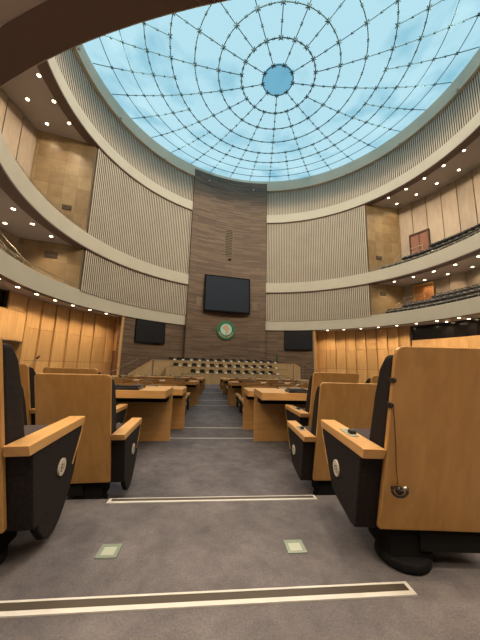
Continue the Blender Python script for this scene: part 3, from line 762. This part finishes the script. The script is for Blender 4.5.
for i, (y, xr, xl) in enumerate(rows):
    z = floor_z(y-.3)
    for k in range(2 if i else 2):
        wh = 'at the aisle' if k == 0 else 'second from the aisle'
        put(DR, (xr+2.4*k, y, z), 0, '%s desk right of the aisle in light orange wood, %s' % (rown[i], wh), 'desk', 'delegate desks')
        put(DL, (xl-2.4*k, y, z), 0, '%s desk left of the aisle in light orange wood, %s' % (rown[i], wh), 'desk', 'delegate desks')
        for q, dx in enumerate(((.72, 1.62) if i == 2 else (.72, 1.42)) if i else (.58, 1.6)):
            wq = ['nearer the aisle', 'middle', 'farther along'][q] if not i else ['nearer the aisle', 'farther from the aisle'][q]
            put(MR, (xr+2.4*k+dx, y-.33, z+.80), R(5), 'gooseneck microphone on the %s right desk, %s, %s' % (rown[i], wh, wq), 'microphone', 'desk microphones')
            put(ML, (xl-2.4*k-dx+.12, y-.33, z+.80), R(-5), 'gooseneck microphone on the %s left desk, %s, %s' % (rown[i], wh, wq), 'microphone', 'desk microphones')
e = empty('desk_microphone', (-2.60, 4.16, floor_z(4.2)+.80), 0, 'tall thin microphone with dark tip rising behind the square left chair back', 'microphone')
m = MB(); m.prism([(-.07, 0), (.07, 0), (.07, .03), (-.07, .02)], -.06, .06, 'x'); m.build('console', 'black', e, bevel=.005)
m = MB(); m.tube([(0, .02, .025), (.02, .02, .14), (.08, .01, .27), (.15, .0, .375)], .005, 6); m.build('gooseneck', 'steel', e)
m = MB(); m.tube([(.15, 0, .375), (.19, -.005, .41)], .014, 8); m.build('microphone_head', 'black', e)
# dark flat cases lying on desks
def case(x, y, z, w, lb):
    e = empty('equipment_case', (x, y, z), 0, lb, 'case')
    m = MB(); m.box(-w/2, w/2, -.12, .12, 0, .03); m.build('case_body', 'black', e, bevel=.006)
    m = MB(); m.box(-w/2+.02, w/2-.02, -.10, .10, .03, .045); m.build('case_lid', 'dark_metal', e, bevel=.004)
case(-1.15, 3.96, floor_z(4.2)+.80, .40, 'flat black device lying on the nearest left desk by the square chair back')
case(1.22, 3.96, floor_z(4.2)+.80, .30, 'flat black device lying on the nearest right desk beside the chair back')
case(-.95, 8.87, floor_z(9.1)+.80, .50, 'long black device on the third left desk down the aisle')
case(1.10, 8.87, floor_z(9.1)+.80, .50, 'long black device on the third right desk down the aisle')

# ================================================================== PODIUM
PA = R(10.2)
def pod(d, x=0, z=0): c = pol(-10.2, d, z+ZC); return (c[0]+x*math.cos(PA), c[1]+x*math.sin(PA), c[2])
fz = -1.90
tiers = [(8.7, 5.6, -.80, 'front', -.5), (10.2, 6.8, -.18, 'middle', -.9), (11.7, 8.1, .44, 'top', -.9)]
for d, hw, zt, nm, ox in tiers:
    e = empty('podium_desk', pod(d, ox, fz), PA, '%s curved-look long desk of the pale wooden podium at the end of the aisle'.replace('curved-look ', '') % nm, 'podium desk', 'podium desks')
    H = zt-fz
    m = MB(); m.box(-hw, hw, 0, .08, 0, H-.05); m.build('front_panel', 'podium_wood', e)
    m = MB(); m.box(-hw-.04, hw+.04, -.04, .55, H-.05, H); m.build('desk_top', 'podium_wood', e, bevel=.01)
    for s in (-1, 1):
        m = MB(); m.box(min(s*hw, s*(hw-.08)), max(s*hw, s*(hw-.08)), .08, 1.45, 0, H-.05); m.build('end_panel', 'podium_wood', e)
    m = MB()
    for k in range(1, 8): x = -hw+2*hw*k/8; m.box(x-.01, x+.01, -.008, 0, 0, H-.05)
    m.build('panel_joints', 'grille', e)
    m = MB(); m.box(-hw+.25, -hw+.5, -.02, 0, H-.30, H-.14); m.box(-.12, .12, -.02, 0, H-.30, H-.14) if nm == 'front' else None; m.build('yellow_marker', 'leaf_gold', e)
    p_ = MB(); p_.box(-hw+.1, hw-.1, .09, 1.4, 0, H-.76); o = p_.build('floor_podium_step', 'carpet'); o.location = pod(d, ox, fz); o.rotation_euler = (0, 0, PA); struct(o)
def pchair():
    e = empty('podium_chair')
    m = MB(); m.box(-.25, .25, .20, .30, .40, 1.12); m.build('chair_back', 'black', e, bevel=.05, seg=3)
    m = MB(); m.box(-.25, .25, -.25, .22, .38, .48); m.build('chair_seat', 'black', e, bevel=.03)
    m = MB(); m.cyl((0, 0, .2), (0, 0, 1), .04, .38, 8); m.cyl((0, 0, .03), (0, 0, 1), .25, .05, 12); m.build('chair_stand', 'steel', e)
    return e
PC = pchair()
def plate_proto():
    e = empty('name_plate'); m = MB(); m.prism([(-.05, 0), (.05, 0), (0, .13)], -.13, .13, 'x'); m.build('card', 'paper', e); return e
NP = plate_proto()
def podmic():
    e = empty('podium_microphone'); m = MB(); m.box(-.17, .17, -.12, .12, 0, .09); m.build('console', 'black', e, bevel=.01)
    m = MB(); m.tube([(0, 0, .08), (0, .02, .25), (0, .10, .36)], .012, 6); m.build('gooseneck', 'black', e); return e
PM = podmic()
for (d, hw, zt, nm, ox), n, span, co in zip(tiers, (10, 12, 14), (4.3, 5.4, 5.9), (-.7, -1.3, -1.3)):
    for i in range(n):
        x = co-span+2*span*i/(n-1)
        put(PC, pod(d+.98, x, zt-.76), PA, 'black chair behind the %s desk of the podium' % nm, 'chair', 'podium chairs, %s desk' % nm)
        put(NP, pod(d+.16, x+.36, zt), PA, 'white card on the %s desk of the podium' % nm, 'card', 'podium cards, %s desk' % nm)
        put(PM, pod(d+.3, x, zt), PA, 'black microphone console on the %s desk of the podium' % nm, 'microphone', 'podium microphones, %s desk' % nm)
for s, x0 in ((-1, -9.12), (1, 7.32)):
    e = empty('podium_side_wall', pod(11.7, x0, fz), PA, 'pale wooden side wall sloping down at the %s end of the podium' % ('left' if s < 0 else 'right'), 'podium wall')
    m = MB(); L = 2.3 if s < 0 else .9
    m.prism([(0, 0), (s*L, 0), (s*L, .75 if s < 0 else 1.9), (0, 2.30)], .02, .12, 'y'); m.build('wall_panel', 'podium_wood', e)
    m = MB(); m.prism([(0, 2.30), (s*L, .75 if s < 0 else 1.9), (s*L, .82 if s < 0 else 1.97), (0, 2.37)], -.02, .16, 'y'); m.build('capping', 'desk_wood', e)
# plant / small flag cluster at the right end of the top desk
e = empty('potted_plant', pod(12.12, 5.25, .44), 0, 'small dark green plant standing on the right end of the top podium desk', 'plant')
m = MB(); m.cyl((0, 0, .11), (0, 0, 1), .15, .22, 12); m.build('pot', 'black', e)
m = MB()
for k in range(26):
    a = random.random()*2*PI; r = .06+.16*random.random(); h = .35+.75*random.random()*(1-r)
    m.tube([(0, 0, .2), (r*.5*math.cos(a), r*.5*math.sin(a), .2+h*.6), (r*math.cos(a), r*math.sin(a), .2+h)], .045, 4, r1=.006)
m.build('leaves', 'plant', e)
# railings of the side stairs of the podium
for s, lb in ((-1, 'left'), (1, 'right')):
    A = Vector(pod(11.8, s*8.0+(-2.6 if s < 0 else .6), .45)); B = Vector(pod(9.6, s*10.4+(-2.6 if s < 0 else .6), -1.0)); o = Vector(pod(10.6, s*9.2, fz))
    e = empty('podium_stair_railing', o, 0, 'thin dark handrail sloping down on the %s side of the podium' % lb, 'railing')
    m = MB(); m.tube([A-o, B-o], .04, 6); m.build('handrail', 'grille', e)
    for t in (0, .5, 1):
        q = A.lerp(B, t)-o; m = MB(); m.tube([Vector((q.x, q.y, 0)), q], .03, 6); m.build('rail_post', 'grille', e)

# ================================================================== LIGHT AND COLOUR
w = bpy.data.worlds.new('world'); scene.world = w; w.use_nodes = True
w.node_tree.nodes['Background'].inputs['Color'].default_value = (.55, .75, 1, 1)
w.node_tree.nodes['Background'].inputs['Strength'].default_value = .15
vs = scene.view_settings; vs.view_transform = 'Standard'; vs.look = 'None'; vs.gamma = 1; vs.use_curve_mapping = False; vs.exposure = 0.0
